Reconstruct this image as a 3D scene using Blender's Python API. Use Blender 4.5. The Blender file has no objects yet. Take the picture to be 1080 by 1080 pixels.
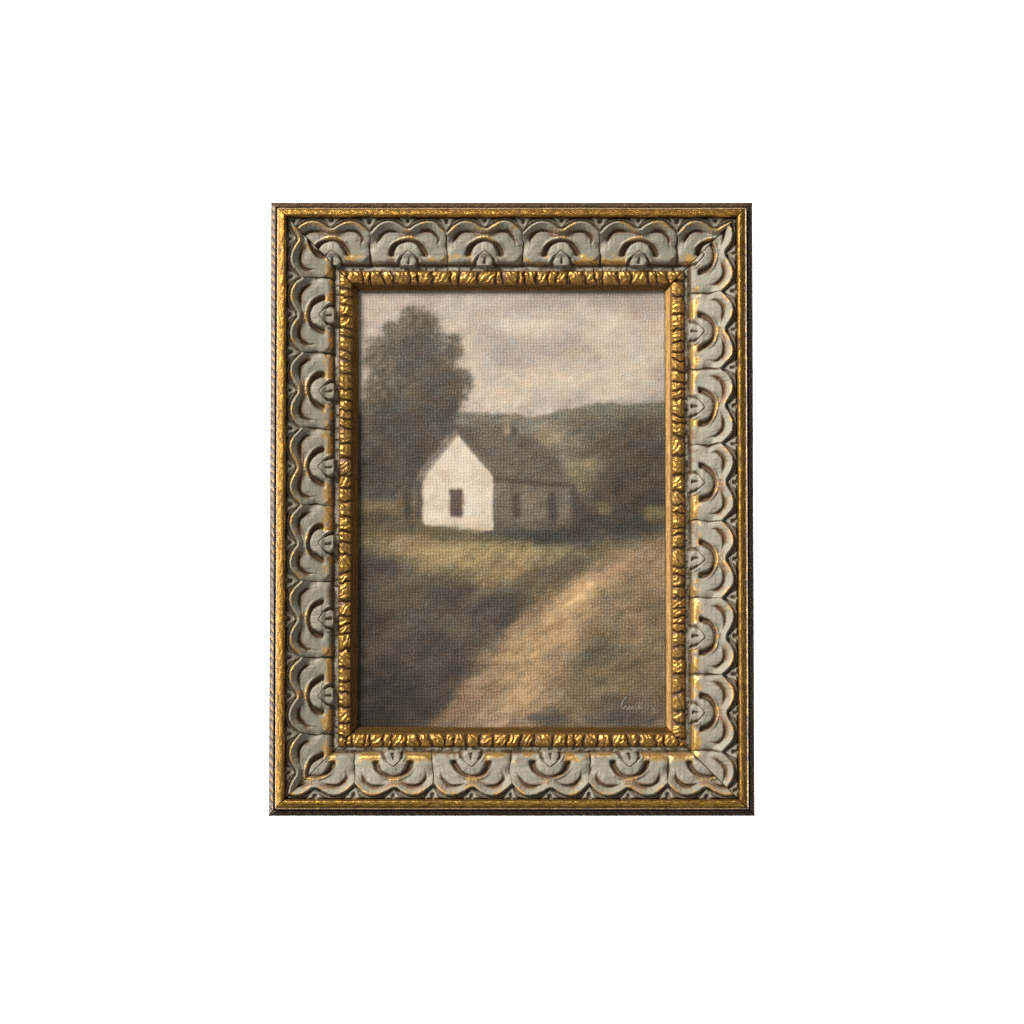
import bpy, math
import numpy as np

S = 0.0004                      # metres per unit (one unit is about one pixel of the photograph)
W, H = 507.5, 644.3             # outer size of the frame
RW = 92.5                       # width of the moulding
TILT = math.radians(3.0)

scene = bpy.context.scene
col = scene.collection
rng = np.random.default_rng(7)

# ------------------------------------------------------------------ helpers
def sstep(a, b, x):
    t = np.clip((x - a) / (b - a), 0, 1)
    return t * t * (3 - 2 * t)

_tabs = {}
def vn(x, y, seed):
    """smooth value noise 0..1"""
    if seed not in _tabs:
        _tabs[seed] = np.random.default_rng(1000 + seed).random((256, 256))
    T = _tabs[seed]
    xi = np.floor(x).astype(int); yi = np.floor(y).astype(int)
    fx = x - xi; fy = y - yi
    fx = fx * fx * (3 - 2 * fx); fy = fy * fy * (3 - 2 * fy)
    a = T[xi & 255, yi & 255]; b = T[(xi + 1) & 255, yi & 255]
    c = T[xi & 255, (yi + 1) & 255]; d = T[(xi + 1) & 255, (yi + 1) & 255]
    return (a * (1 - fx) + b * fx) * (1 - fy) + (c * (1 - fx) + d * fx) * fy

def fbm(x, y, seed, octv=4, gain=0.5):
    r = 0; amp = 1; tot = 0
    for i in range(octv):
        r = r + amp * vn(x * 2 ** i, y * 2 ** i, seed + i)
        tot += amp; amp *= gain
    return r / tot

def catmull(pts, n=8):
    P = np.array(pts, float)
    P = np.vstack([2 * P[0] - P[1], P, 2 * P[-1] - P[-2]])
    out = []
    for i in range(1, len(P) - 2):
        for t in np.linspace(0, 1, n, endpoint=False):
            p0, p1, p2, p3 = P[i - 1], P[i], P[i + 1], P[i + 2]
            out.append(0.5 * (2 * p1 + (p2 - p0) * t + (2 * p0 - 5 * p1 + 4 * p2 - p3) * t ** 2
                              + (3 * p1 - p0 - 3 * p2 + p3) * t ** 3))
    out.append(P[-2])
    return np.array(out)

def pdist(x, y, pts):
    """distance to a polyline and the 0..1 position of the nearest point"""
    best = np.full(x.shape, 1e9); par = np.zeros(x.shape)
    seg = np.hypot(*(pts[1:] - pts[:-1]).T); L = seg.sum(); acc = 0
    for i in range(len(pts) - 1):
        ax, ay = pts[i]; bx, by = pts[i + 1]
        dx, dy = bx - ax, by - ay; l2 = dx * dx + dy * dy + 1e-9
        t = np.clip(((x - ax) * dx + (y - ay) * dy) / l2, 0, 1)
        d = np.hypot(x - ax - t * dx, y - ay - t * dy)
        m = d < best
        best = np.where(m, d, best); par = np.where(m, (acc + t * seg[i]) / L, par)
        acc += seg[i]
    return best, par

def lin(c):
    c = np.asarray(c, float) / 255
    return np.where(c <= 0.04045, c / 12.92, ((c + 0.055) / 1.055) ** 2.4)

def mesh_obj(name, V, F, mat, parent=None, attrs=None, smooth=True):
    me = bpy.data.meshes.new(name)
    V = np.ascontiguousarray(V, dtype=np.float32); F = np.ascontiguousarray(F, dtype=np.int32)
    me.vertices.add(len(V)); me.vertices.foreach_set('co', V.ravel())
    me.loops.add(F.size); me.loops.foreach_set('vertex_index', F.ravel())
    me.polygons.add(len(F))
    me.polygons.foreach_set('loop_start', np.arange(0, F.size, 4, dtype=np.int32))
    me.update(calc_edges=True)
    me.polygons.foreach_set('use_smooth', np.full(len(F), smooth))
    for k, a in (attrs or {}).items():
        a = np.ascontiguousarray(a, dtype=np.float32)
        if a.ndim == 1:
            at = me.attributes.new(k, 'FLOAT', 'POINT'); at.data.foreach_set('value', a)
        elif a.shape[1] == 3:
            at = me.attributes.new(k, 'FLOAT_VECTOR', 'POINT'); at.data.foreach_set('vector', a.ravel())
        else:
            at = me.attributes.new(k, 'FLOAT_COLOR', 'POINT'); at.data.foreach_set('color', a.ravel())
    me.validate()
    me.materials.append(mat)
    o = bpy.data.objects.new(name, me); col.objects.link(o)
    if parent: o.parent = parent
    return o

def grid_faces(nr, nc, flip=False):
    i = np.arange(nr - 1)[:, None] * nc + np.arange(nc - 1)[None, :]
    f = np.stack([i, i + 1, i + nc + 1, i + nc], -1).reshape(-1, 4)
    return f[:, ::-1] if flip else f

# ------------------------------------------------------------------ materials
class NT:
    def __init__(self, name):
        self.m = bpy.data.materials.new(name); self.m.use_nodes = True
        self.t = self.m.node_tree
        self.b = self.t.nodes['Principled BSDF']
    def n(self, typ, **kw):
        nd = self.t.nodes.new(typ)
        for k, v in kw.items():
            if k in nd.bl_rna.properties: setattr(nd, k, v)
            else: nd.inputs[k].default_value = v
        return nd
    def link(self, a, b): self.t.links.new(a, b)
    def attr(self, name, out='Fac'):
        return self.n('ShaderNodeAttribute', attribute_name=name).outputs[out]
    def math(self, op, a, b=None, c=None, clamp=False):
        nd = self.n('ShaderNodeMath', operation=op, use_clamp=clamp)
        for i, v in enumerate((a, b, c)):
            if v is None: continue
            if isinstance(v, (int, float)): nd.inputs[i].default_value = v
            else: self.link(v, nd.inputs[i])
        return nd.outputs[0]
    def mix(self, fac, a, b):
        nd = self.n('ShaderNodeMix', data_type='RGBA')
        for sock, v in ((nd.inputs[0], fac), (nd.inputs[6], a), (nd.inputs[7], b)):
            if isinstance(v, (int, float)): sock.default_value = v
            elif isinstance(v, (tuple, list)): sock.default_value = (*v[:3], 1)
            else: self.link(v, sock)
        return nd.outputs[2]
    def noise(self, vec, scale, detail=4, rough=0.55, stretch=None):
        if stretch:
            mp = self.n('ShaderNodeVectorMath', operation='MULTIPLY')
            self.link(vec, mp.inputs[0]); mp.inputs[1].default_value = stretch
            vec = mp.outputs[0]
        nd = self.n('ShaderNodeTexNoise', Scale=scale, Detail=detail, Roughness=rough)
        self.link(vec, nd.inputs['Vector'])
        return nd.outputs['Fac']
    def ramp(self, fac, lo, hi):
        nd = self.n('ShaderNodeMapRange', interpolation_type='SMOOTHSTEP', clamp=True)
        self.link(fac, nd.inputs[0]); nd.inputs[1].default_value = lo; nd.inputs[2].default_value = hi
        return nd.outputs[0]
    def set(self, sock, v):
        if isinstance(v, (int, float)): self.b.inputs[sock].default_value = v
        elif isinstance(v, (tuple, list)): self.b.inputs[sock].default_value = (*v[:3], 1)
        else: self.link(v, self.b.inputs[sock])
    def bump(self, h, dist, strength=1.0):
        nd = self.n('ShaderNodeBump', Strength=strength, Distance=dist)
        self.link(h, nd.inputs['Height']); self.link(nd.outputs[0], self.b.inputs['Normal'])

GOLD = (0.62, 0.36, 0.085)
GOLD_D = (0.30, 0.145, 0.025)
UMBER = (0.030, 0.017, 0.009)
BOLE = (0.19, 0.085, 0.034)

def mat_carved():
    t = NT('antique_grey_green_paint'); st = t.attr('st', 'Vector')
    gold = t.attr('gold'); umb = t.attr('umber'); bole = t.attr('bole')
    n1 = t.noise(st, 0.05, 3); n2 = t.noise(st, 0.45, 5, 0.65); n3 = t.noise(st, 1.6, 3)
    c = t.mix(t.ramp(n1, 0.35, 0.65), (0.318, 0.302, 0.238), (0.300, 0.276, 0.226))
    c = t.mix(t.math('MULTIPLY', t.ramp(n2, 0.50, 0.72), 0.40), c, (0.20, 0.18, 0.13))
    c = t.mix(t.math('MULTIPLY', t.ramp(n3, 0.60, 0.75), 0.25), c, (0.42, 0.40, 0.33))
    c = t.mix(bole, c, BOLE)
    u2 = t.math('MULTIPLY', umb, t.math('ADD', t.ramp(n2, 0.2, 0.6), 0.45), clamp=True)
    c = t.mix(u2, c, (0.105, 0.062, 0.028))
    g2 = t.math('MULTIPLY', gold, t.ramp(n3, 0.30, 0.5), clamp=True)
    c = t.mix(g2, c, (0.80, 0.48, 0.13))
    t.set('Base Color', c); t.set('Metallic', t.math('MULTIPLY', g2, 0.85))
    t.set('Roughness', t.math('SUBTRACT', 0.50, t.math('MULTIPLY', g2, 0.16)))
    t.set('Specular IOR Level', 0.45)
    t.bump(t.math('ADD', t.math('MULTIPLY', n3, 0.3), n2), S * 0.9, 0.4)
    return t.m

def mat_gilt(name, c1, c2, dark, darkamt, stretch, scale, rough, bumpd):
    t = NT(name); st = t.attr('st', 'Vector')
    n1 = t.noise(st, scale, 5, 0.65, stretch)
    n2 = t.noise(st, scale * 2.7, 3, 0.6, stretch)
    n3 = t.noise(st, 0.035, 2)
    c = t.mix(t.ramp(n1, 0.35, 0.65), c1, c2)
    wear = t.math('MULTIPLY', t.ramp(n2, 0.52, 0.66), t.ramp(n3, 0.3, 0.7))
    wear = t.math('MULTIPLY', wear, darkamt)
    um = t.math('MAXIMUM', t.attr('umber'), wear, clamp=True)
    c = t.mix(um, c, dark)
    t.set('Base Color', c)
    t.set('Metallic', t.math('SUBTRACT', 0.92, t.math('MULTIPLY', um, 0.7)))
    t.set('Roughness', t.math('ADD', rough, t.math('MULTIPLY', n1, 0.15)))
    t.bump(t.math('ADD', n1, t.math('MULTIPLY', n2, 0.6)), S * bumpd, 1.0)
    return t.m

def mat_flange():
    t = NT('dark_umber_wood'); st = t.attr('st', 'Vector')
    n1 = t.noise(st, 0.35, 4, 0.6, (0.25, 1, 1)); n2 = t.noise(st, 0.9, 3)
    c = t.mix(t.ramp(n1, 0.35, 0.7), (0.050, 0.025, 0.011), (0.105, 0.056, 0.025))
    g = t.math('MULTIPLY', t.attr('gold'), t.ramp(n2, 0.40, 0.58), clamp=True)
    c = t.mix(g, c, (0.50, 0.29, 0.08))
    t.set('Base Color', c); t.set('Metallic', t.math('MULTIPLY', g, 0.85))
    t.set('Roughness', 0.30); t.set('Specular IOR Level', 0.8); t.set('Coat Weight', 0.5); t.set('Coat Roughness', 0.16)
    t.bump(n1, S * 0.8, 0.7)
    return t.m

def mat_canvas():
    t = NT('oil_on_canvas'); st = t.attr('st', 'Vector')
    wob = t.math('ADD', t.noise(st, 0.10, 3), t.math('MULTIPLY', t.noise(st, 0.36, 2), 0.22)); wob2 = t.math('ADD', t.noise(st, 0.13, 2), t.math('MULTIPLY', t.noise(st, 0.41, 2), 0.22))
    sep = t.n('ShaderNodeSeparateXYZ'); t.link(st, sep.inputs[0])
    P = 3.2
    x = t.math('DIVIDE', t.math('ADD', sep.outputs[0], t.math('MULTIPLY', wob, 5.0)), P)
    y = t.math('DIVIDE', t.math('ADD', sep.outputs[1], t.math('MULTIPLY', wob2, 5.0)), P)
    warp = t.math('ABSOLUTE', t.math('SINE', t.math('MULTIPLY', x, math.pi)))
    par = t.math('MULTIPLY', t.math('FLOOR', x), math.pi)
    over = t.math('ADD', t.math('MULTIPLY', t.math('COSINE', t.math('ADD', t.math('MULTIPLY', y, 2 * math.pi), t.math('MULTIPLY', t.noise(st, 0.22, 3, 0.7, (1.6, 0.5, 1)), 9.0))), 0.5), 0.5)
    vary = t.ramp(t.noise(st, 0.33, 3, 0.75), 0.25, 0.75)
    knot = t.math('MULTIPLY', warp, t.math('ADD', t.math('MULTIPLY', over, 0.75), 0.25))
    hgt = t.math('ADD', t.math('MULTIPLY', knot, t.math('ADD', vary, 0.35)), t.math('MULTIPLY', t.noise(st, 0.25, 4), 0.5))
    paint = t.attr('paint', 'Color')
    # the paint sits thicker on the crowns of the threads than in the gaps between them
    k2 = t.math('SUBTRACT', t.math('POWER', knot, 1.5), 0.27)
    k2 = t.math('MULTIPLY', k2, t.math('MULTIPLY', t.attr('weave'), t.math('ADD', vary, 0.5)))
    gain = t.math('ADD', 1.0, k2)
    vm = t.n('ShaderNodeVectorMath', operation='SCALE'); t.link(paint, vm.inputs[0]); t.link(gain, vm.inputs['Scale'])
    t.set('Base Color', vm.outputs[0]); t.set('Roughness', 0.62); t.set('Specular IOR Level', 0.25)
    t.bump(hgt, S * 0.9, 0.30)
    return t.m

def mat_plain(name, c, rough=0.6):
    t = NT(name); tc = t.n('ShaderNodeTexCoord')
    n = t.noise(tc.outputs['Object'], 3.0, 2)
    t.set('Base Color', t.mix(n, tuple(0.98 * k for k in c), c)); t.set('Roughness', rough); t.set('Specular IOR Level', 0.1)
    return t.m

M_carved = mat_carved()
M_lip = mat_gilt('worn_gold_leaf', GOLD, GOLD_D, (0.075, 0.036, 0.012), 0.9, (0.22, 1.0, 1.0), 0.55, 0.27, 0.45)
M_bead = mat_gilt('crumpled_gold_leaf', (0.58, 0.345, 0.095), (0.36, 0.19, 0.042), (0.105, 0.052, 0.022), 0.45, (1, 1, 1), 0.30, 0.36, 0.22)
M_sight = mat_gilt('bronze_gilding', (0.34, 0.205, 0.075), (0.24, 0.13, 0.04), (0.06, 0.028, 0.010), 0.35, (0.12, 1.0, 1.0), 0.5, 0.24, 0.25)
M_flange = mat_flange()
M_canvas = mat_canvas()

# ------------------------------------------------------------------ carved ornament
_vck = np.array([(0, 11.6), (3, 10.9), (8, 7.5), (14, 4.5), (20, 3.4), (26, 4.3), (31, 7.2), (35.5, 11.2), (40.2, 16.0)])
_va = np.linspace(0, 40.2, 400); _vv = np.interp(_va, _vck[:, 0], _vck[:, 1])
_k = np.exp(-np.linspace(-2, 2, 21) ** 2); _k /= _k.sum()
_vv = np.convolve(np.pad(_vv, 10, mode='reflect'), _k, 'valid')
_vg = np.gradient(_vv, _va)
G_LINE = catmull([(0, 17.6), (5, 16.8), (11, 14.8), (18, 13.4), (24, 14.2), (29, 17.8), (31.8, 23), (31.2, 30)])
_rd = np.linspace(-2, 30, 400)
_rz = np.interp(_rd, [-2, 0, 1.8, 8.6, 11, 20, 30], [0, 0.4, 2.9, -1.5, -1.7, 0.2, 0.4])
_k2 = np.exp(-np.linspace(-2, 2, 19) ** 2); _k2 /= _k2.sum()
_rz = np.convolve(np.pad(_rz, 9, mode='edge'), _k2, 'valid')

def carve(u, v, s):
    """relief of the repeating leaf motif; returns height and masks"""
    a = np.abs(u)
    # hand-carved wobble
    a = np.abs(a + 1.3 * (vn(s / 17, v / 15, 40) - .5)); vw = v + 1.3 * (vn(s / 15, v / 17, 41) - .5)
    vc = np.interp(a, _va, _vv); g = np.interp(a, _va, _vg)
    d = (vw - vc) / np.sqrt(1 + g * g)
    ins = sstep(-0.9, 1.1, d)
    h = -4.4 * (1 - ins) + 1.5 * (1 - ins) * np.exp(-((d + 2.7) / 0.8) ** 2) * sstep(40, 34, a)
    flat = sstep(30, 38, vw)
    h += ins * (np.interp(d, _rd, _rz) * (1 - flat) + 0.3 * flat)
    # groove behind the lobed rim
    dg, pg = pdist(a, vw, G_LINE)
    taper = sstep(1.0, 0.72, pg)
    wg = 0.75 + 0.75 * sstep(0.1, 0.5, pg) * sstep(1.05, 0.75, pg)
    dep = (1.0 + 2.2 * sstep(0.08, 0.45, pg)) * taper
    h -= dep * np.exp(-(dg / wg) ** 2)
    # crescent
    r = np.hypot(a * 0.88, vw - 38.8); ang = np.arctan2(a * 0.88, 38.8 - vw)
    act = sstep(1.72, 1.5, ang)
    wc = 1.3 + 1.6 * sstep(0.2, 1.2, ang)
    dc = (2.2 + 3.2 * sstep(0.1, 1.1, ang)) * act
    cr = np.exp(-(np.abs(r - 15.4) / wc) ** 2.4)
    h -= dc * cr
    h += 2.0 * np.exp(-((r - 18.4) / 1.3) ** 2) * sstep(1.7, 0.9, ang)
    h += 2.4 * np.sqrt(np.clip(1 - (r / 13.6) ** 2, 0, 1)) * sstep(42, 36, vw)
    # bud
    bw = np.interp(vw, [32.5, 34, 36.5, 39.5, 42.5, 46, 50], [-2, 0.8, 3.6, 6.8, 9.0, 10.2, 10.4])
    inb = sstep(1.0, -1.0, a - bw)
    h += 0.9 * inb * sstep(32.5, 35, vw)
    thick = sstep(39.5, 42.5, vw)
    bl = np.exp(-((a - bw) / (0.65 + 0.75 * thick)) ** 2) * sstep(32.5, 34, vw)
    h -= (1.5 + 1.8 * thick) * bl
    slit = np.exp(-(a / (0.5 + 0.20 * np.clip(vw - 40, 0, 6))) ** 2) * sstep(39.5, 41.5, vw) * sstep(48.5, 47, vw)
    h -= 2.6 * slit
    vol = np.exp(-((a - bw - 3.2) / 1.1) ** 2) * sstep(37, 40, vw)
    h += 1.3 * vol
    # crease between neighbours
    ce = np.exp(-((40 - a) / 0.6) ** 2) * sstep(15, 18, vw)
    h -= 1.9 * ce
    h -= 1.2 * np.exp(-((40 - a) / 3.0) ** 2) * sstep(15, 20, vw)
    h -= 1.5 * sstep(0, 5, (a - 34.5) + (vw - 41.5))
    # darts in the spandrels
    e = 40 - a
    tri = sstep(0.8, -0.8, e - 8.0 * np.clip(1 - vw / 14, 0, 1)) * (1 - ins)
    h += 2.2 * tri
    hole = np.exp(-(e / 1.7) ** 2 - ((vw - 3.8) / 3.0) ** 4); h -= 4.0 * hole * (1 - ins)
    tri2 = sstep(0.8, -0.8, a - 8.0 * np.clip(1.05 - vw / 9.8, 0, 1)) * (1 - ins)
    h += 2.0 * tri2
    hole2 = np.exp(-(a / 1.7) ** 2 - ((vw - 3.0) / 2.4) ** 4); h -= 3.5 * hole2
    hd = h.copy()
    # chisel and brush marks
    h += 0.5 * (fbm(s / 6, v / 3.0, 42, 3) - .5) + 0.9 * (vn(s / 11, v / 11, 46) - .5)
    # masks
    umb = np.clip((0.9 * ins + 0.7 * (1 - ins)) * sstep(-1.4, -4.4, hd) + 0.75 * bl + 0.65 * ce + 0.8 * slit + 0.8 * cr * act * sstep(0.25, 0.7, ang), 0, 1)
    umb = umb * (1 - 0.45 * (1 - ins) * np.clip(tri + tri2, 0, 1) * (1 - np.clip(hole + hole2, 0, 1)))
    nz = fbm(s / 9, v / 6, 50, 4); nz2 = fbm(s / 14, v / 14, 55, 3); nz3 = fbm(s / 3.5, v / 9, 59, 3)
    top = np.exp(-((r - 18.2) / 1.6) ** 2) * sstep(0.75, 0.25, ang)
    low = sstep(37, 43, vw + 9 * (nz3 - .5)) * sstep(12, 15, a) * sstep(39.5, 38, a) * sstep(0.42, 0.55, fbm(s / 19, v / 12, 55, 3))
    rimg = np.exp(-((d - 1.7) / 1.9) ** 2) * ins * sstep(0.45, 0.60, nz) * sstep(39, 34, a)
    gold = np.clip(top * sstep(0.42, 0.58, nz) + low + 0.8 * rimg, 0, 1)
    bole = np.clip(0.8 * np.exp(-((r - 16.9) / 1.4) ** 2) * sstep(1.6, 0.8, ang)
                   + 0.85 * np.exp(-((dg - 1.5) / 1.8) ** 2) * sstep(0.40, 0.55, nz) * taper
                   + 0.6 * sstep(38, 44, vw + 8 * (nz - .5)) * sstep(11, 14, a) * sstep(0.44, 0.56, nz2) * sstep(0.45, 0.62, nz3)
                   + 0.7 * sstep(2.5, 0.5, v) * sstep(0.4, 0.6, nz), 0, 1) * (1 - gold)
    return h, gold, umb, bole

# profile: height over the wall side at distance t from the outer edge
PT = np.array([(0, 17.5), (0.6, 20.5), (2, 22), (4, 23.8), (5.2, 25.0), (5.8, 24.2), (6.3, 21), (7.1, 21), (7.5, 30), (7.9, 33.6),
               (9.0, 36.2), (10.8, 38.0), (13.4, 39.1), (15.2, 39.4), (16.6, 38.6), (17.5, 36.6), (18.0, 34.0), (20, 35.8), (24, 34.4), (30, 31.8), (37, 28.9), (44, 26.3), (51, 24.2), (57, 22.9), (61, 22.2), (63, 21.2), (64.6, 18.5), (65.6, 15.5), (66.5, 13.2), (68, 13.6), (69.5, 14.6), (71.3, 14.4), (72.4, 15.0), (73.6, 17.6), (76.5, 18.9), (81, 18.6), (84.6, 17.2), (86.0, 14.6), (86.8, 13.2), (91.9, 8.4), (92.5, 7.4)])
BANDS = {'flange': (0, 7.2), 'lip': (7.2, 18.0), 'carved': (18.0, 71.8), 'bead': (71.8, 86.4), 'sight': (86.4, RW)}

CENT = {'top': [431 + 80.6 * k for k in range(-3, 6)],
        'bottom': [416.5 + 81.6 * k for k in range(-3, 6)],
        'left': [334.6 + 79.8 * k for k in range(-3, 9)],
        'right': [350.5 + 80.2 * k for k in range(-4, 8)]}
CX, CY = 539.75, 536.8

def place(side, s, t, z):
    """rail coordinates -> frame local coordinates, origin at the bottom centre of the frame"""
    if side == 'top': X, Z = s, H - t
    elif side == 'bottom': X, Z = s, t + 0 * s
    elif side == 'left': X, Z = -W / 2 + t, s + H / 2
    else: X, Z = W / 2 - t, s + H / 2
    return np.stack([X * S, -z * S, Z * S], -1)

def half(side): return (W if side in ('top', 'bottom') else H) / 2
FLIP = {'top': True, 'bottom': False, 'left': True, 'right': False}

def band(side, key, dt, ds):
    t0, t1 = BANDS[key]
    nr = int(round((t1 - t0) / dt)) + 1; nc = int(round(2 * half(side) / ds)) + 1
    t = np.linspace(t0, t1, nr)[:, None]
    f = np.linspace(-1, 1, nc)[None, :]
    s = f * (half(side) - t); t = t + 0 * s
    z = np.interp(t, PT[:, 0], PT[:, 1])
    seed = {'top': 0, 'bottom': 700, 'left': 1500, 'right': 2300}[side]
    sn = s + seed
    at = {}
    zero = np.zeros_like(s)
    if key == 'carved':
        c = np.array(CENT[side])
        sc = (c - CX) if side in ('top', 'bottom') else (CY - c)
        per = abs(sc[1] - sc[0])
        sw = s + 3.2 * (vn(t / 12 + 5, sn / 70, 61) - .5) * sstep(22, 34, t) + 1.0 * (vn(t / 4, sn / 60, 62) - .5)
        k = np.round((sw - sc[0]) / (sc[1] - sc[0]))
        u = (sw - (sc[0] + k * (sc[1] - sc[0]))) * 80 / per
        v = t - 18
        zb = np.interp(t, [18, 61, 66.8, 68.4, 71.8], [24.0, 22.4, 21.6, 14.0, 14.2])
        bm = np.exp(-(u / 9.8) ** 6) * sstep(41, 44, v)
        z = z * (1 - bm) + np.maximum(zb, z) * bm
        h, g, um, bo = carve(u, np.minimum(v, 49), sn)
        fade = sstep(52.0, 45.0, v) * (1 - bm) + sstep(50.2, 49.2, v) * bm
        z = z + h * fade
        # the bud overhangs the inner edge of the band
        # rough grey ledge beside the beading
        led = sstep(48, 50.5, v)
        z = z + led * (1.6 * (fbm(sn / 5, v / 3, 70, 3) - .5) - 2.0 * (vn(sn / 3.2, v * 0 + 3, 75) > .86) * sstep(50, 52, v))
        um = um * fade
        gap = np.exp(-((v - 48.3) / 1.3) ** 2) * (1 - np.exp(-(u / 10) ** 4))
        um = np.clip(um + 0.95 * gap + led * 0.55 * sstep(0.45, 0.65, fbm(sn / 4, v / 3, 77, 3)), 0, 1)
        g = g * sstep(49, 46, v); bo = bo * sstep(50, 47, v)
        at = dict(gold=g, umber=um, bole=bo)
    elif key == 'bead':
        edges = np.cumsum(np.concatenate([[0], np.random.default_rng(seed + 5).uniform(6.0, 21, 140)])) - 420
        tw = s + 3.4 * (vn(sn / 6, t / 4, 80) - .5) + (vn(np.floor(sn / 30), 0 * t, 88) - .5) * 0.5 * (t - 78)
        i = np.clip(np.searchsorted(edges, tw) - 1, 0, len(edges) - 2)
        w = edges[i + 1] - edges[i]; q = (tw - edges[i]) / w * 2 - 1
        lump = np.clip(1 - np.abs(q) ** 5.0, 0, 1)
        amp = 0.62 + 0.6 * vn(i * 7.3 + 3, 0 * t + seed, 82)
        cross = sstep(71.8, 73.2, t) * sstep(86.4, 84.6, t)
        ang = (vn(i * 3.7, 0 * t + 9.0, 83) - .5) * 2.6
        rid = np.sin((tw * np.cos(ang) + (t - 78) * np.sin(ang)) * 1.25 + 3 * vn(sn / 3, t / 3, 86))
        z = z + cross * (3.4 * lump * amp - 2.6 + 0.38 * rid * lump + 0.5 * (fbm(sn / 2.4, t / 2.4, 84, 3) - .5))
        um = np.clip(1.25 * sstep(0.82, 0.34, lump * amp) + 0.55 * sstep(0.1, 0.9, -rid) * sstep(0.35, 0.6, vn(sn / 9, t / 9, 87))
                     + sstep(73.5, 72, t) * 0.8 + 0.5 * sstep(85.4, 86.3, t), 0, 1)
        at = dict(umber=um)
    elif key == 'lip':
        z = z + 0.5 * (fbm(sn / 9, t / 2, 90, 3) - .5) + 0.35 * (vn(sn / 3, t / 1.5, 91) - .5)
        um = np.clip(0.95 * sstep(8.3, 7.7, t) + 0.8 * sstep(17.2, 17.9, t) + 0.65 * sstep(0.57, 0.70, fbm(sn / 10, t / 1.5, 92, 4)), 0, 1)
        at = dict(umber=um)
    elif key == 'flange':
        ph = (sn + 1.2 * (t - 3)) / 9.2 * 2 * np.pi + 1.5 * vn(sn / 30, 0 * t, 95)
        rope = {'left': 0.18, 'bottom': 0.18, 'top': 0.06, 'right': 0.06}[side]
        z = z + sstep(0.2, 1.2, t) * sstep(5.6, 4.2, t) * (rope * np.sin(ph) + 0.4 * (fbm(sn / 6, t / 2, 96, 3) - .5))
        amt = {'left': 1.0, 'bottom': 1.0, 'top': 0.4, 'right': 0.4}[side]
        g = sstep(0.75 - 0.5 * amt, 1.0, np.sin(ph)) * sstep(0.3, 0.9, t) * sstep(5.6, 4.4, t) * sstep(0.35, 0.6, vn(sn / 25, t / 6, 97))
        at = dict(gold=g * amt)
    else:
        z = z + 0.3 * (fbm(sn / 20, t / 2, 98, 2) - .5)
        at = dict(umber=0.6 * sstep(RW - 1.0, RW, t) + 0.5 * sstep(87.2, 86.5, t))
    # open hairline at the mitre joints
    dm = (half(side) - t) - np.abs(s)
    z = z - 1.6 * np.exp(-(dm / 0.55) ** 2)
    if 'umber' in at: at['umber'] = np.clip(at['umber'] + 0.9 * np.exp(-(dm / 0.6) ** 2), 0, 1)
    V = place(side, s, t, z).reshape(-1, 3)
    at = {k: a.ravel() for k, a in at.items()}
    at['st'] = np.stack([sn.ravel(), t.ravel() + seed * 0.37, zero.ravel()], -1)
    return V, grid_faces(nr, nc, FLIP[side]), at

# ------------------------------------------------------------------ picture frame
frame = bpy.data.objects.new('picture_frame', None); col.objects.link(frame)
frame['label'] = 'ornate carved wooden picture frame in grey-green paint with worn gold edges and gold beading'
frame['category'] = 'picture frame'

for side in ('top', 'bottom', 'left', 'right'):
    V, F, at = band(side, 'flange', 0.4, 0.6)
    # outer side, back, rebate that holds the canvas
    hs = half(side)
    rows = [(0, 19), (0, -14), (84, -14), (84, 4.7), (RW, 4.7), (RW, 7.4)]
    nc = int(round(2 * hs / 0.6)) + 1
    f = np.linspace(-1, 1, nc)
    VV = []; ST = []
    for (t, z) in rows:
        s = f * (hs - t)
        VV.append(place(side, s, np.full(nc, float(t)), np.full(nc, float(z))))
        ST.append(np.stack([s, np.full(nc, t - z), 0 * s], -1))
    base = len(V)
    VV = np.concatenate(VV); ST = np.concatenate(ST)
    F2 = grid_faces(len(rows), nc, not FLIP[side]) + base
    at['gold'] = np.concatenate([at['gold'], np.zeros(len(VV))])
    at['st'] = np.concatenate([at['st'], ST])
    rail = mesh_obj('frame_rail', np.concatenate([V, VV]), np.concatenate([F, F2]), M_flange, frame, at)
    for nm, key, m, dt, ds in (('gilt_lip', 'lip', M_lip, 0.4, 0.6), ('carved_band', 'carved', M_carved, 0.42, 0.42)):
        V, F, at = band(side, key, dt, ds)
        mesh_obj(nm, V, F, m, rail, at)
    V, F, at = band(side, 'sight', 0.5, 1.0)
    slip = mesh_obj('inner_slip', V, F, M_sight, frame, at)
    V, F, at = band(side, 'bead', 0.4, 0.42)
    mesh_obj('gilt_beading', V, F, M_bead, slip, at)

# ------------------------------------------------------------------ the painting
EF = 1.12                       # light falling on the canvas, used to turn seen tones into paint
px0, px1, py0, py1 = 372, 707, 299, 773

STEP = 0.8
gx = np.arange(px0, px1 + .01, STEP); gy = np.arange(py0, py1 + .01, STEP)
X, Y = np.meshgrid(gx, gy)

def blur(a, r):
    r = r / STEP
    if r < 0.3: return a
    n = int(math.ceil(r * 2.6)); k = np.exp(-0.5 * (np.arange(-n, n + 1) / r) ** 2); k /= k.sum()
    for ax in (0, 1):
        pad = [(n, n) if i == ax else (0, 0) for i in (0, 1)]
        p = np.pad(a, pad, mode='edge')
        a = sum(k[j] * (p[j:j + a.shape[0], :] if ax == 0 else p[:, j:j + a.shape[1]]) for j in range(2 * n + 1))
    return a

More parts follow.
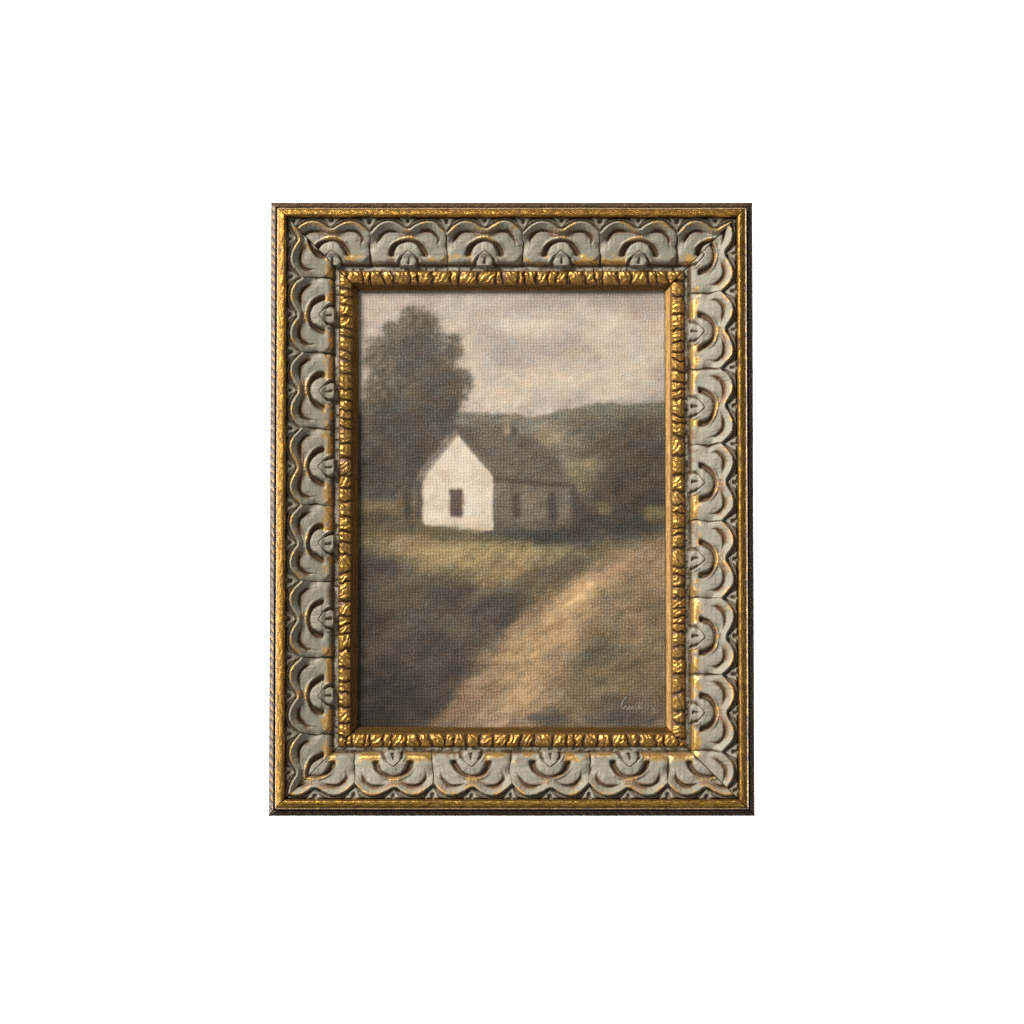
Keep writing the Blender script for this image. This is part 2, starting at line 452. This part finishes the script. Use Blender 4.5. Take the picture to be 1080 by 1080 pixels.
def poly(pts, wob=0.0, wl=8.0, seed=200):
    x = X + wob * 2 * (fbm(X / wl, Y / wl, seed, 3) - .5); y = Y + wob * 2 * (fbm(X / wl + 31, Y / wl + 7, seed + 3, 3) - .5)
    ins = np.zeros(X.shape, bool); n = len(pts)
    for i in range(n):
        ax, ay = pts[i]; bx, by = pts[(i + 1) % n]
        if ay == by: continue
        c = ((ay > y) != (by > y)) & (x < (bx - ax) * (y - ay) / (by - ay) + ax)
        ins ^= c
    return ins.astype(float)

img = np.zeros(X.shape + (3,))
img[:] = (190, 173, 156)
def lay(mask, c, alpha=1.0):
    global img
    m = (mask * alpha)[..., None]
    img = img * (1 - m) + np.array(c, float) * m
def blob(cx, cy, rx, ry, c, alpha=1.0, rot=0.0, p=2.6, wob=0.6, seed=300, mask=1.0):
    cr, sr = math.cos(math.radians(rot)), math.sin(math.radians(rot))
    dx, dy = X - cx, Y - cy
    a = (dx * cr + dy * sr) / rx; b = (-dx * sr + dy * cr) / ry
    d = np.hypot(a, b) * (1 + wob * 2 * (fbm(X / (0.5 * rx + 6), Y / (0.5 * ry + 6), seed + int(cx) % 37, 3) - .5))
    lay(np.exp(-d ** p) * mask, c, alpha)
def region(pts, c, soft=2.0, alpha=1.0, wob=1.5, wl=8.0, seed=200):
    lay(blur(poly(pts, wob, wl, seed), soft), c, alpha)

# sky
n = fbm(X / 60, Y / 34, 310, 4)
lay(sstep(0.40, 0.66, n), (208, 191, 171), 0.8)
lay(sstep(0.52, 0.34, n), (166, 152, 140), 0.7)
lay(sstep(0.50, 0.66, fbm(X / 26 + Y / 40, Y / 19, 315, 4)), (212, 196, 176), 0.4)
lay(sstep(0.50, 0.36, fbm(X / 28, Y / 20 + X / 50, 318, 4)), (172, 159, 148), 0.35)
lay(sstep(340, 300, Y + 14 * (n - .5)), (166, 152, 141), 0.5)
for b in [(575, 318, 42, 11, (164, 150, 138), .5, -6), (655, 320, 48, 14, (156, 141, 129), .62, 8), (612, 334, 20, 9, (158, 145, 130), .4, 20),
          (635, 333, 22, 12, (208, 191, 172), .5, -12), (545, 342, 30, 10, (214, 197, 175), .6, 6), (560, 368, 32, 10, (176, 162, 149), .6, -28),
          (500, 330, 26, 9, (182, 167, 153), .4, 10), (492, 368, 16, 24, (205, 188, 160), .5, 0), (605, 372, 34, 8, (186, 166, 142), .45, 4),
          (640, 360, 26, 8, (192, 176, 158), .4, 0), (670, 385, 30, 14, (205, 186, 166), .5, -10), (682, 345, 22, 16, (178, 158, 142), .4, 0),
          (560, 402, 62, 14, (212, 194, 170), .8, -3), (530, 420, 52, 11, (212, 192, 170), .8, 3), (640, 412, 60, 9, (203, 186, 165), .7, -5),
          (600, 390, 40, 8, (190, 172, 158), .4, -8), (405, 318, 28, 9, (184, 168, 152), .5, 0), (418, 340, 16, 14, (200, 182, 160), .5, 0),
          (396, 360, 14, 12, (192, 174, 156), .6, 0), (470, 345, 12, 20, (204, 187, 163), .5, 10), (455, 318, 28, 8, (176, 162, 150), .5, 0)]:
    blob(*b)
# far hills
region([(478, 434), (500, 436), (525, 436), (545, 437), (560, 441), (578, 437), (590, 433), (606, 432), (620, 428), (634, 425), (655, 426), (680, 426), (710, 423), (710, 620), (470, 620)],
       (124, 115, 97), 1.2, 1, 2.2, 7)
blob(500, 446, 30, 8, (116, 109, 93), .6); blob(560, 452, 22, 10, (126, 120, 104), .8); blob(612, 447, 24, 9, (104, 95, 79), .6, -12)
blob(655, 450, 40, 16, (104, 97, 82), .8); blob(645, 437, 40, 5, (122, 115, 97), .6, -3)
blob(585, 463, 18, 8, (147, 134, 106), .85, 8); blob(600, 476, 26, 9, (110, 105, 89), .7); blob(614, 495, 24, 9, (142, 130, 98), .9, -14)
blob(617, 508, 12, 12, (126, 115, 88), .6); blob(575, 480, 22, 7, (112, 104, 84), .5, 14)
# dark wood at right
region([(648, 450), (672, 446), (710, 440), (710, 578), (600, 578), (600, 545), (606, 530), (618, 516), (632, 508), (630, 492), (640, 470)], (84, 76, 63), 16, .85, 6, 16)
blob(682, 490, 46, 40, (72, 64, 54), .55); blob(668, 530, 30, 26, (66, 60, 51), .8); blob(640, 515, 16, 16, (76, 66, 55), .6)
blob(690, 460, 14, 12, (92, 82, 68), .4); blob(664, 555, 50, 14, (62, 58, 49), .8); blob(618, 548, 20, 20, (70, 63, 54), .7)
blob(637, 537, 8, 6, (112, 104, 70), .75); blob(690, 543, 13, 8, (118, 109, 70), .85, 6); blob(645, 475, 14, 10, (98, 88, 66), .5)
wl_ = fbm(X / 10, Y / 10, 345, 4); wm_ = sstep(590, 670, X + 0.2 * (Y - 450)) * sstep(430, 470, Y) * sstep(578, 560, Y)
lay(wm_ * sstep(.52, .68, wl_), (98, 89, 72), .18); lay(wm_ * sstep(.46, .32, wl_), (62, 57, 49), .4)
blob(585, 463, 18, 8, (146, 134, 107), .6, 8); blob(614, 494, 22, 9, (141, 129, 98), .7, -14); blob(618, 508, 12, 10, (124, 114, 88), .5)
blob(637, 537, 8, 6, (114, 106, 74), .5); blob(690, 543, 13, 8, (120, 111, 74), .55, 6); blob(650, 437, 46, 6, (124, 117, 99), .5, -3)
# big tree
TREE = [(384, 432), (387, 408), (393, 400), (390, 390), (387, 381), (389, 367), (394, 360), (402, 361), (408, 352), (407, 345), (413, 341), (419, 345), (422, 336),
        (430, 330), (438, 326), (446, 327), (453, 332), (459, 341), (463, 350), (470, 355), (476, 356), (480, 358), (484, 366), (482, 374), (478, 379), (479, 388),
        (486, 391), (493, 396), (496, 404), (493, 413), (487, 424), (480, 432), (484, 460), (470, 462), (446, 500), (442, 545), (420, 548), (420, 535), (372, 545), (372, 432)]
tp_ = poly(TREE, 6.0, 5.5, 330)
soft_tree = blur(tp_, 2.4)
lay(np.clip(blur(tp_, 5.5) * 1.25, 0, 1), (140, 128, 110), .5)
lay(soft_tree, (104, 96, 82), .96)
leaf = fbm(X / 9, Y / 9, 340, 4)
lay(soft_tree * sstep(0.5, 0.68, leaf), (124, 113, 95), .6)
lay(soft_tree * sstep(0.48, 0.32, leaf), (82, 75, 65), .6)
lf2 = fbm(X / 4.5, Y / 4.5, 348, 3)
lay(soft_tree * sstep(0.54, 0.70, lf2), (122, 112, 95), .4)
lay(soft_tree * sstep(0.46, 0.30, lf2), (80, 73, 64), .4)
for b in [(440, 372, 28, 26, (83, 77, 69), .75), (455, 420, 36, 36, (80, 73, 64), .7), (400, 450, 30, 40, (84, 77, 64), .6), (430, 455, 40, 40, (73, 67, 59), .7),
          (392, 500, 30, 26, (64, 60, 53), .8), (455, 395, 24, 16, (92, 84, 72), .4), (436, 420, 12, 10, (112, 102, 84), .5), (418, 425, 9, 7, (110, 100, 84), .4),
          (472, 440, 12, 18, (74, 69, 61), .7), (475, 408, 16, 14, (90, 81, 68), .5), (426, 345, 12, 8, (128, 115, 96), .4), (395, 372, 9, 9, (106, 96, 82), .4),
          (415, 500, 30, 16, (78, 71, 60), .5), (440, 490, 12, 24, (66, 60, 54), .6), (384, 425, 8, 26, (112, 100, 82), .5), (479, 362, 4, 5, (88, 78, 68), .7)]:
    blob(*b, mask=soft_tree)
for (cx, cy, cr_) in [(389, 369, 4), (390, 380, 5), (411, 347, 4), (457, 336, 5), (478, 360, 4), (484, 372, 4), (490, 396, 5), (493, 408, 4), (399, 359, 4), (389, 404, 4)]:
    blob(cx, cy, cr_, cr_, (104, 95, 80), .75)
prng = np.random.default_rng(21)
edge = catmull(TREE[2:31], 8)
for q in range(150):
    ex, ey = edge[prng.integers(len(edge))]
    if ey > 440: continue
    outw = np.array([ex - 438, (ey - 395) * 0.9]); outw /= np.hypot(*outw) + 1e-6
    off = prng.uniform(-5, 4.5); rr = prng.uniform(1.3, 3.4)
    tone = prng.uniform(-8, 12)
    if off > -1.5 or prng.random() < .5:
        blob(ex + outw[0] * off, ey + outw[1] * off, rr, rr * prng.uniform(.7, 1.1), (108 + tone, 99 + tone, 84 + tone), prng.uniform(.35, .75), p=1.8)
    else:
        blob(ex + outw[0] * off, ey + outw[1] * off, rr * .8, rr * .7, (176 + tone, 162 + tone, 142 + tone), prng.uniform(.25, .55), p=1.8)
# lawn
region([(372, 527), (428, 527), (445, 540), (448, 552), (520, 566), (600, 568), (660, 574), (710, 566), (710, 780), (372, 780)], (108, 94, 66), 3, 1, 2, 12)
blob(400, 535, 34, 5, (116, 103, 76), .8); blob(395, 548, 32, 8, (80, 73, 58), .8); blob(430, 538, 5, 18, (66, 60, 53), .9); blob(438, 536, 5, 8, (108, 93, 72), .7)
blob(430, 557, 24, 8, (88, 78, 62), .6); blob(400, 572, 40, 9, (108, 96, 68), .7, 6)
blob(455, 578, 60, 10, (136, 119, 82), .85, 4); blob(505, 590, 60, 16, (140, 122, 82), .85, -4); blob(545, 580, 50, 9, (132, 117, 78), .8)
blob(565, 592, 44, 10, (126, 110, 76), .8, -10); blob(520, 610, 36, 10, (140, 117, 76), .7, -14); blob(470, 566, 18, 5, (92, 84, 60), .8)
blob(436, 572, 16, 5, (138, 117, 86), .6); blob(535, 596, 14, 5, (110, 90, 64), .6); blob(485, 567, 30, 4, (110, 98, 70), .6)
blob(575, 605, 26, 9, (94, 83, 66), .85, -12); blob(600, 600, 18, 10, (88, 78, 66), .7, -20); blob(615, 588, 22, 9, (104, 95, 72), .7)
blob(590, 583, 16, 4, (128, 117, 80), .7); blob(610, 572, 30, 5, (96, 89, 76), .5)
# shadowed rough grass lower left
region([(372, 590), (400, 588), (425, 592), (440, 606), (466, 612), (490, 615), (520, 622), (555, 622), (556, 645), (540, 668), (512, 690), (488, 716), (468, 740), (450, 766), (440, 780), (372, 780)],
       (88, 78, 64), 7, .92, 5, 20)
blob(404, 600, 24, 10, (68, 60, 53), .9, 4); blob(382, 606, 16, 16, (70, 61, 52), .7); blob(476, 628, 22, 11, (74, 69, 61), .85); blob(440, 612, 20, 7, (98, 86, 64), .5)
blob(530, 654, 20, 9, (70, 63, 58), .95, -10); blob(516, 640, 26, 8, (80, 71, 62), .8, -8); blob(470, 655, 28, 16, (96, 85, 68), .7); blob(410, 632, 26, 14, (92, 80, 58), .6)
blob(395, 655, 20, 14, (60, 53, 45), .75); blob(450, 680, 40, 18, (72, 64, 55), .8, -10); blob(485, 664, 16, 8, (104, 95, 70), .5)
blob(400, 690, 22, 16, (80, 66, 52), .7); blob(398, 725, 34, 20, (52, 47, 42), .95); blob(440, 735, 30, 20, (62, 56, 50), .85); blob(386, 760, 40, 16, (50, 43, 37), .95)
blob(440, 706, 26, 12, (84, 75, 63), .7, -12); blob(483, 700, 16, 16, (70, 62, 56), .85); blob(420, 755, 40, 14, (56, 49, 43), .8); blob(462, 718, 16, 12, (80, 71, 62), .6)
blob(376, 680, 10, 90, (62, 54, 45), .6)
# field on the right
region([(710, 572), (680, 578), (650, 588), (625, 602), (600, 618), (575, 640), (600, 780), (710, 780)], (132, 111, 80), 5, .95, 4, 18)
blob(680, 592, 40, 12, (150, 122, 90), .8, -14); blob(680, 615, 34, 14, (138, 116, 80), .7, -14); blob(690, 640, 26, 20, (126, 105, 76), .6)
blob(642, 640, 20, 16, (124, 105, 80), .7); blob(668, 660, 16, 22, (146, 118, 86), .7, 14); blob(640, 688, 22, 15, (100, 90, 75), .7, -10)
blob(612, 695, 22, 12, (106, 95, 72), .85, -14); blob(660, 705, 22, 14, (112, 94, 70), .7); blob(625, 718, 34, 14, (118, 103, 74), .8, -10)
blob(688, 712, 20, 26, (122, 100, 76), .8); blob(650, 740, 34, 10, (100, 86, 72), .85); blob(662, 757, 44, 9, (86, 76, 68), .85); blob(612, 742, 26, 12, (122, 103, 76), .8)
blob(600, 728, 20, 8, (112, 96, 74), .6); blob(693, 670, 8, 40, (124, 104, 82), .6); blob(690, 745, 14, 14, (120, 98, 80), .6)
blob(520, 692, 26, 12, (110, 94, 72), .6, -38); blob(496, 722, 24, 11, (108, 91, 70), .6, -36); blob(548, 664, 22, 9, (114, 97, 74), .6, -38)
# path
region([(672, 578), (690, 574), (710, 572), (710, 586), (684, 592), (656, 604), (636, 618), (626, 638), (616, 658), (610, 680), (600, 702), (586, 725), (574, 748), (562, 780), (468, 780),
        (486, 752), (510, 728), (529, 705), (545, 682), (562, 660), (580, 640), (603, 618), (632, 600)], (152, 127, 92), 11, .9, 9, 14)
for b in [(612, 625, 26, 12, (184, 151, 106), .9, -32), (640, 604, 26, 7, (168, 136, 98), .8, -24), (585, 655, 26, 14, (176, 143, 98), .85, -40), (600, 645, 16, 12, (190, 157, 110), .7, -30),
          (560, 690, 34, 14, (178, 146, 100), .8, -35), (550, 678, 20, 6, (192, 158, 112), .5, -8), (555, 726, 22, 18, (190, 158, 114), .85, -25), (530, 694, 26, 7, (178, 146, 102), .6, -12),
          (508, 716, 22, 7, (162, 131, 98), .7, -25), (490, 744, 24, 8, (176, 140, 106), .85, -28), (530, 708, 26, 6, (138, 114, 80), .6, -10), (535, 735, 20, 10, (156, 128, 90), .6, -15),
          (515, 748, 20, 8, (134, 112, 84), .7, -10), (548, 748, 22, 10, (176, 145, 104), .7, -15), (562, 648, 18, 9, (140, 114, 84), .75, -20), (545, 665, 16, 7, (150, 124, 90), .7, -20),
          (590, 735, 18, 12, (148, 124, 92), .6, 0), (500, 762, 50, 7, (134, 112, 90), .7, 0), (575, 757, 22, 6, (98, 88, 78), .8, 0), (460, 762, 16, 8, (120, 98, 80), .6, 0), (600, 672, 14, 12, (182, 148, 104), .6, -40)]:
    blob(*b)
blob(446, 752, 30, 13, (70, 62, 53), .8, -30); blob(486, 750, 30, 9, (122, 100, 76), .6, -28); blob(470, 738, 14, 7, (78, 68, 58), .7, -35)
# fuller tonal range for the meadow and the path
lum = img @ np.array([.3, .59, .11])
gain = np.interp(lum, [0, 45, 68, 95, 112, 145, 185, 240], [0, 44, 67, 95, 118, 157, 183, 240]) / np.maximum(lum, 1)
lowland = sstep(550, 578, Y - 0.03 * (X - 372))[..., None]
img = img * (1 + (gain[..., None] - 1) * lowland * np.array([1, 1, 1.03])) + lowland * np.array([0, 2.0, 6.0]) * (lum / 150)[..., None]
al_ = 0.83 * X - 0.56 * Y; ac_ = 0.56 * X + 0.83 * Y
fm = sstep(596, 640, X + 0.35 * (Y - 640)) * sstep(590, 650, Y)
img = img * (1 - fm[..., None] * np.array([.07, .06, .07]))
lm = np.exp(-(((X - 490) / 95) ** 2 + ((Y - 583) / 20) ** 2) ** 1.5)
img = img * (1 + 0.13 * lm[..., None])
m1 = fbm(al_ / 34, ac_ / 12, 500, 4) - .5
m2 = fbm(al_ / 11, ac_ / 5, 505, 3) - .5
img = img * (1 + lowland * (0.30 * m1 + 0.18 * m2)[..., None] * np.array([0.95, 1.0, 1.05]))
# house: long side, roof, gable
SIDE = [(519, 506), (560, 508), (590, 511), (606, 513), (606, 560), (560, 566), (520, 564)]
region(SIDE, (115, 105, 88), 2.0, 1, .8)
blob(557, 535, 12, 16, (128, 117, 97), .7); blob(598, 535, 5, 16, (122, 111, 96), .6); blob(530, 530, 8, 22, (112, 102, 84), .6)
region([(540, 520), (549, 519), (549, 546), (541, 548)], (82, 71, 62), 1.9, .95, .6)
region([(578, 519), (587, 519), (588, 556), (578, 556)], (78, 69, 62), 1.9, .95, .6)
region([(601, 515), (607, 516), (613, 530), (612, 565), (603, 565)], (76, 67, 57), 2.4, .85, .8)
blob(535, 563, 26, 8, (76, 71, 60), .8); blob(572, 566, 34, 8, (66, 64, 55), .95); blob(610, 560, 22, 12, (66, 61, 52), .8); blob(524, 556, 6, 10, (92, 84, 72), .7); blob(565, 553, 20, 4, (88, 79, 66), .7)
ROOF = [(482, 452), (500, 448), (522, 447), (540, 448), (552, 461), (566, 466), (577, 474), (590, 492), (608, 512), (590, 513), (560, 510), (521, 507), (515, 494), (500, 475), (481, 455)]
region(ROOF, (104, 95, 81), 2.0, .96, 1.2)
rn = fbm(X / 7 + Y / 9, Y / 5, 420, 3)
rm = blur(poly(ROOF), 2)
lay(rm * sstep(.5, .66, rn), (112, 101, 85), .25); lay(rm * sstep(.46, .32, rn), (92, 82, 70), .25)
blob(500, 468, 14, 5, (90, 78, 65), .5, 40); blob(575, 490, 20, 10, (94, 84, 72), .6, 30)
region([(522, 503), (560, 507), (606, 511), (607, 515), (560, 512), (521, 508)], (82, 72, 60), 1.3, .85, .6)
region([(531, 449), (538, 447), (539, 458), (532, 459)], (150, 133, 108), 1.5, .85, .6); region([(539, 449), (543, 450), (544, 462), (540, 462)], (84, 75, 65), 1.5, .8, .5)
region([(548, 460), (566, 465), (564, 468), (546, 463)], (88, 79, 68), 1.4, .6)
# white gable
GAB = [(482, 458), (486.5, 464), (500, 480), (514, 496), (519.5, 504), (519.8, 559), (508, 560), (496, 558), (484, 559), (470, 556), (448, 553.5), (445.8, 540), (445.4, 508)]
region(GAB, (218, 204, 180), 0.9, 1, .7)
gm = blur(poly(GAB), 1.2)
gn = fbm(X / 10, Y / 14, 440, 4)
lay(gm * sstep(.52, .7, gn), (229, 217, 194), .6); lay(gm * sstep(.48, .32, gn), (202, 186, 160), .6)
lay(gm * sstep(462, 444, X), (206, 188, 162), .5); lay(gm * sstep(544, 558, Y + 6 * (gn - .5)), (196, 178, 146), .55)
lay(gm * sstep(480, 462, Y), (210, 196, 174), .5)
region([(474, 516.5), (488, 516), (488, 545.5), (475, 545.5)], (88, 74, 65), 1.1, .95, .7, 5)
region([(488, 520), (490.5, 525), (490, 532), (488, 536)], (150, 134, 112), 1.0, .7, .5)
region([(479, 518), (486, 518), (486, 530), (480, 530)], (100, 88, 76), 1.2, .5, .4)
# bargeboard and left eave
region([(477, 457), (482, 453.5), (484, 458), (468, 476), (450, 497), (447, 507), (439, 507), (441, 499), (458, 478)], (128, 116, 101), 1.1, .95, .8)
region([(481, 458), (483, 460), (466, 481), (447, 505), (445.5, 503), (462, 482)], (158, 145, 126), 0.9, .8, .5)
region([(439, 508), (445.5, 507), (446, 535), (443, 552), (438, 552)], (84, 74, 65), 1.6, .8, .7)
blob(466, 557, 20, 2.5, (110, 99, 72), .7); blob(500, 560, 12, 2.0, (140, 125, 94), .5); blob(470, 561, 16, 3, (92, 84, 60), .5)
blob(508, 556, 8, 3, (190, 172, 140), .5)
# slight over-all brushwork: scumbled strokes and broken colour
br = fbm(X / 16 + Y / 30, Y / 7, 460, 4) - .5
br2 = fbm(X / 5, Y / 5, 470, 3) - .5
quiet = 1 - 0.65 * np.clip(gm + sstep(440, 415, Y) * (1 - soft_tree) * 0.75, 0, 1)
br3 = fbm((X - 0.5 * Y) / 13, (Y + 0.5 * X) / 4, 475, 3) - .5
img *= (1 + quiet * (0.15 * br + 0.20 * br2 + 0.16 * br3))[..., None]
hue = (fbm(X / 9, Y / 9, 480, 3) - .5)[..., None]
img += hue * np.array([13.0, -1.0, -12.0])
dk = np.interp(img.mean(-1), [35, 110], [1, 0])[..., None]
img = np.clip(img * (1 - dk * np.array([0.05, 0.06, 0.12])), 8, 245)
skyk = 1 - np.array([0.012, 0.0, 0.012]) * sstep(445, 430, Y)[..., None]
alb = np.clip(lin(img * skyk) / EF / np.array([1.0, 0.985, 0.90]), 0, 0.9)
weave = 0.28 + 0.80 * sstep(0.45, 0.08, alb.mean(-1))

# canvas board: front sheet with the paint, sides and back
nr, nc = X.shape
zf = 4.2
def local(px, py, z):            # photo units -> frame local coordinates
    return np.stack([(px - CX) * S, -z * S + 0 * px, (CY - py + H / 2) * S], -1)
V = local(X, Y, zf + 0.25 * (fbm(X / 40, Y / 40, 490, 2) - .5)).reshape(-1, 3)
F = grid_faces(nr, nc, True)
c4 = np.concatenate([alb, np.ones(X.shape + (1,))], -1).reshape(-1, 4)
st = np.stack([X, -Y, 0 * X], -1).reshape(-1, 3)
bx = np.array([px0, px1, px1, px0]); by = np.array([py0, py0, py1, py1])
e0 = local(bx, by, zf); e1 = local(bx, by, zf - 6)
b = len(V)
V = np.concatenate([V, e0, e1])
F = np.concatenate([F, np.array([[b + i, b + 4 + i, b + 4 + (i + 1) % 4, b + (i + 1) % 4] for i in range(4)] + [[b + 7, b + 6, b + 5, b + 4][::-1]])])
tail = np.tile(lin((200, 190, 170)), (8, 1)); c4 = np.concatenate([c4, np.concatenate([tail, np.ones((8, 1))], -1)])
st = np.concatenate([st, np.zeros((8, 3))])
wv = np.concatenate([weave.ravel(), np.zeros(8)])
painting = bpy.data.objects.new('landscape_painting', None); col.objects.link(painting)
mesh_obj('canvas', V, F, M_canvas, painting, {'paint': c4, 'st': st, 'weave': wv})
painting['label'] = 'misty landscape on canvas with a white gabled cottage, dark tree and dirt path'
painting['category'] = 'painting'

# signature, a thin trail of pale paint
sig = [[(660.5, 734.5), (657, 739), (655.5, 744), (656.5, 748.2)], [(656.5, 748.2), (660, 744.5), (661, 748.6), (663.6, 744.8), (664.2, 748.8), (667, 745), (667.6, 748.8)],
       [(667.6, 748.8), (670, 746), (672, 748.5), (674.5, 743.5), (674.6, 748.6), (677, 745.6), (678, 748.8)], [(682.0, 748.9), (683.6, 746.4), (684.2, 748.9)], [(687.0, 748.8), (689.0, 746.0), (690.2, 748.6), (693.4, 746.0)]]
SV = []; SF = []
for stroke in sig:
    p = catmull(stroke, 6)
    d = np.gradient(p, axis=0); d /= np.hypot(d[:, 0], d[:, 1])[:, None] + 1e-9
    nrm = np.stack([-d[:, 1], d[:, 0]], -1)
    wd = 0.7 * (0.55 + 0.45 * np.sin(np.linspace(0.3, math.pi - 0.2, len(p))))
    for off, zz in ((-1, 0.02), (-0.5, 0.30), (0.5, 0.30), (1, 0.02)):
        q = p + nrm * (wd * off)[:, None]
        SV.append(local(q[:, 0], q[:, 1], np.full(len(p), zf + 0.16 + zz)))
    b0 = sum(len(a) for a in SV[:-4]); m = len(p)
    for r in range(3):
        for i in range(m - 1):
            SF.append((b0 + r * m + i, b0 + r * m + i + 1, b0 + (r + 1) * m + i + 1, b0 + (r + 1) * m + i))
sgm = NT('pale_paint')
tc = sgm.n('ShaderNodeTexCoord'); nz = sgm.noise(tc.outputs['Object'], 1500, 3)
sgm.set('Base Color', sgm.mix(sgm.ramp(nz, .35, .65), (0.13, 0.11, 0.088), (0.25, 0.22, 0.185))); sgm.set('Roughness', 0.6)
mesh_obj('signature', np.concatenate(SV), np.array(SF), sgm.m, painting)

# ------------------------------------------------------------------ placing
BASE_Z = 1.20
for o in (frame, painting):
    o.location = (0, 0, BASE_Z); o.rotation_euler = (-TILT, 0, 0)

# white studio backdrop
bv = np.array([(-3, 0.9, -1.0), (3, 0.9, -1.0), (3, 0.9, 3.6), (-3, 0.9, 3.6)]); bf = np.array([[0, 1, 2, 3]])
bd = mesh_obj('backdrop', bv, bf, mat_plain('white_paper', (0.9, 0.9, 0.9), 0.8), None, None, False)
bd['kind'] = 'structure'

# ------------------------------------------------------------------ lights
from mathutils import Vector
CENTRE = Vector((0, 0, BASE_Z + H * S / 2))
def area(name, loc, target, sx, sy, power, colour):
    l = bpy.data.lights.new(name, 'AREA'); l.shape = 'RECTANGLE'; l.size = sx; l.size_y = sy
    l.energy = power; l.color = colour
    o = bpy.data.objects.new(name, l); col.objects.link(o); o.location = loc
    o.rotation_euler = (Vector(target) - Vector(loc)).to_track_quat('-Z', 'Y').to_euler()
    return o
area('key_softbox', CENTRE + Vector((-0.85, -0.78, 0.85)), CENTRE, 0.40, 0.40, 33.0, (1.0, 0.95, 0.87))
area('front_fill', CENTRE + Vector((0.40, -1.50, -0.60)), CENTRE, 1.0, 1.0, 4.5, (1.0, 0.97, 0.93))
area('added_side_softbox', CENTRE + Vector((-1.0, -0.20, 0.06)), CENTRE, 0.42, 0.8, 6.0, (1.0, 0.96, 0.92))  # unseen softbox added at the left for broad reflections in the gilding
for sx in (-0.8, 0.8):
    area('backdrop_lamp', CENTRE + Vector((sx, 0.15, 0.0)), CENTRE + Vector((sx, 0.9, 0)), 0.4, 1.2, 40, (1, 1, 1))

w = bpy.data.worlds.new('World'); scene.world = w; w.use_nodes = True
w.node_tree.nodes['Background'].inputs[0].default_value = (1.0, 0.96, 0.90, 1)
w.node_tree.nodes['Background'].inputs[1].default_value = 0.10

# ------------------------------------------------------------------ camera
D = 1.4
cam = bpy.data.cameras.new('camera'); co = bpy.data.objects.new('camera', cam); col.objects.link(co)
cam.sensor_width = 36; cam.lens = 1.0055 * 36 * D / (1080 * S)
co.location = (0.25 * S, -D, BASE_Z + (859.5 - 541.2) * S); co.rotation_euler = (math.radians(90), 0, 0)
cam.clip_start = 0.05; cam.clip_end = 100
scene.camera = co

scene.render.engine = 'CYCLES'
scene.cycles.use_denoising = False
scene.view_settings.view_transform = 'Standard'; scene.view_settings.look = 'None'
scene.view_settings.exposure = 0; scene.view_settings.gamma = 1; scene.view_settings.use_curve_mapping = False
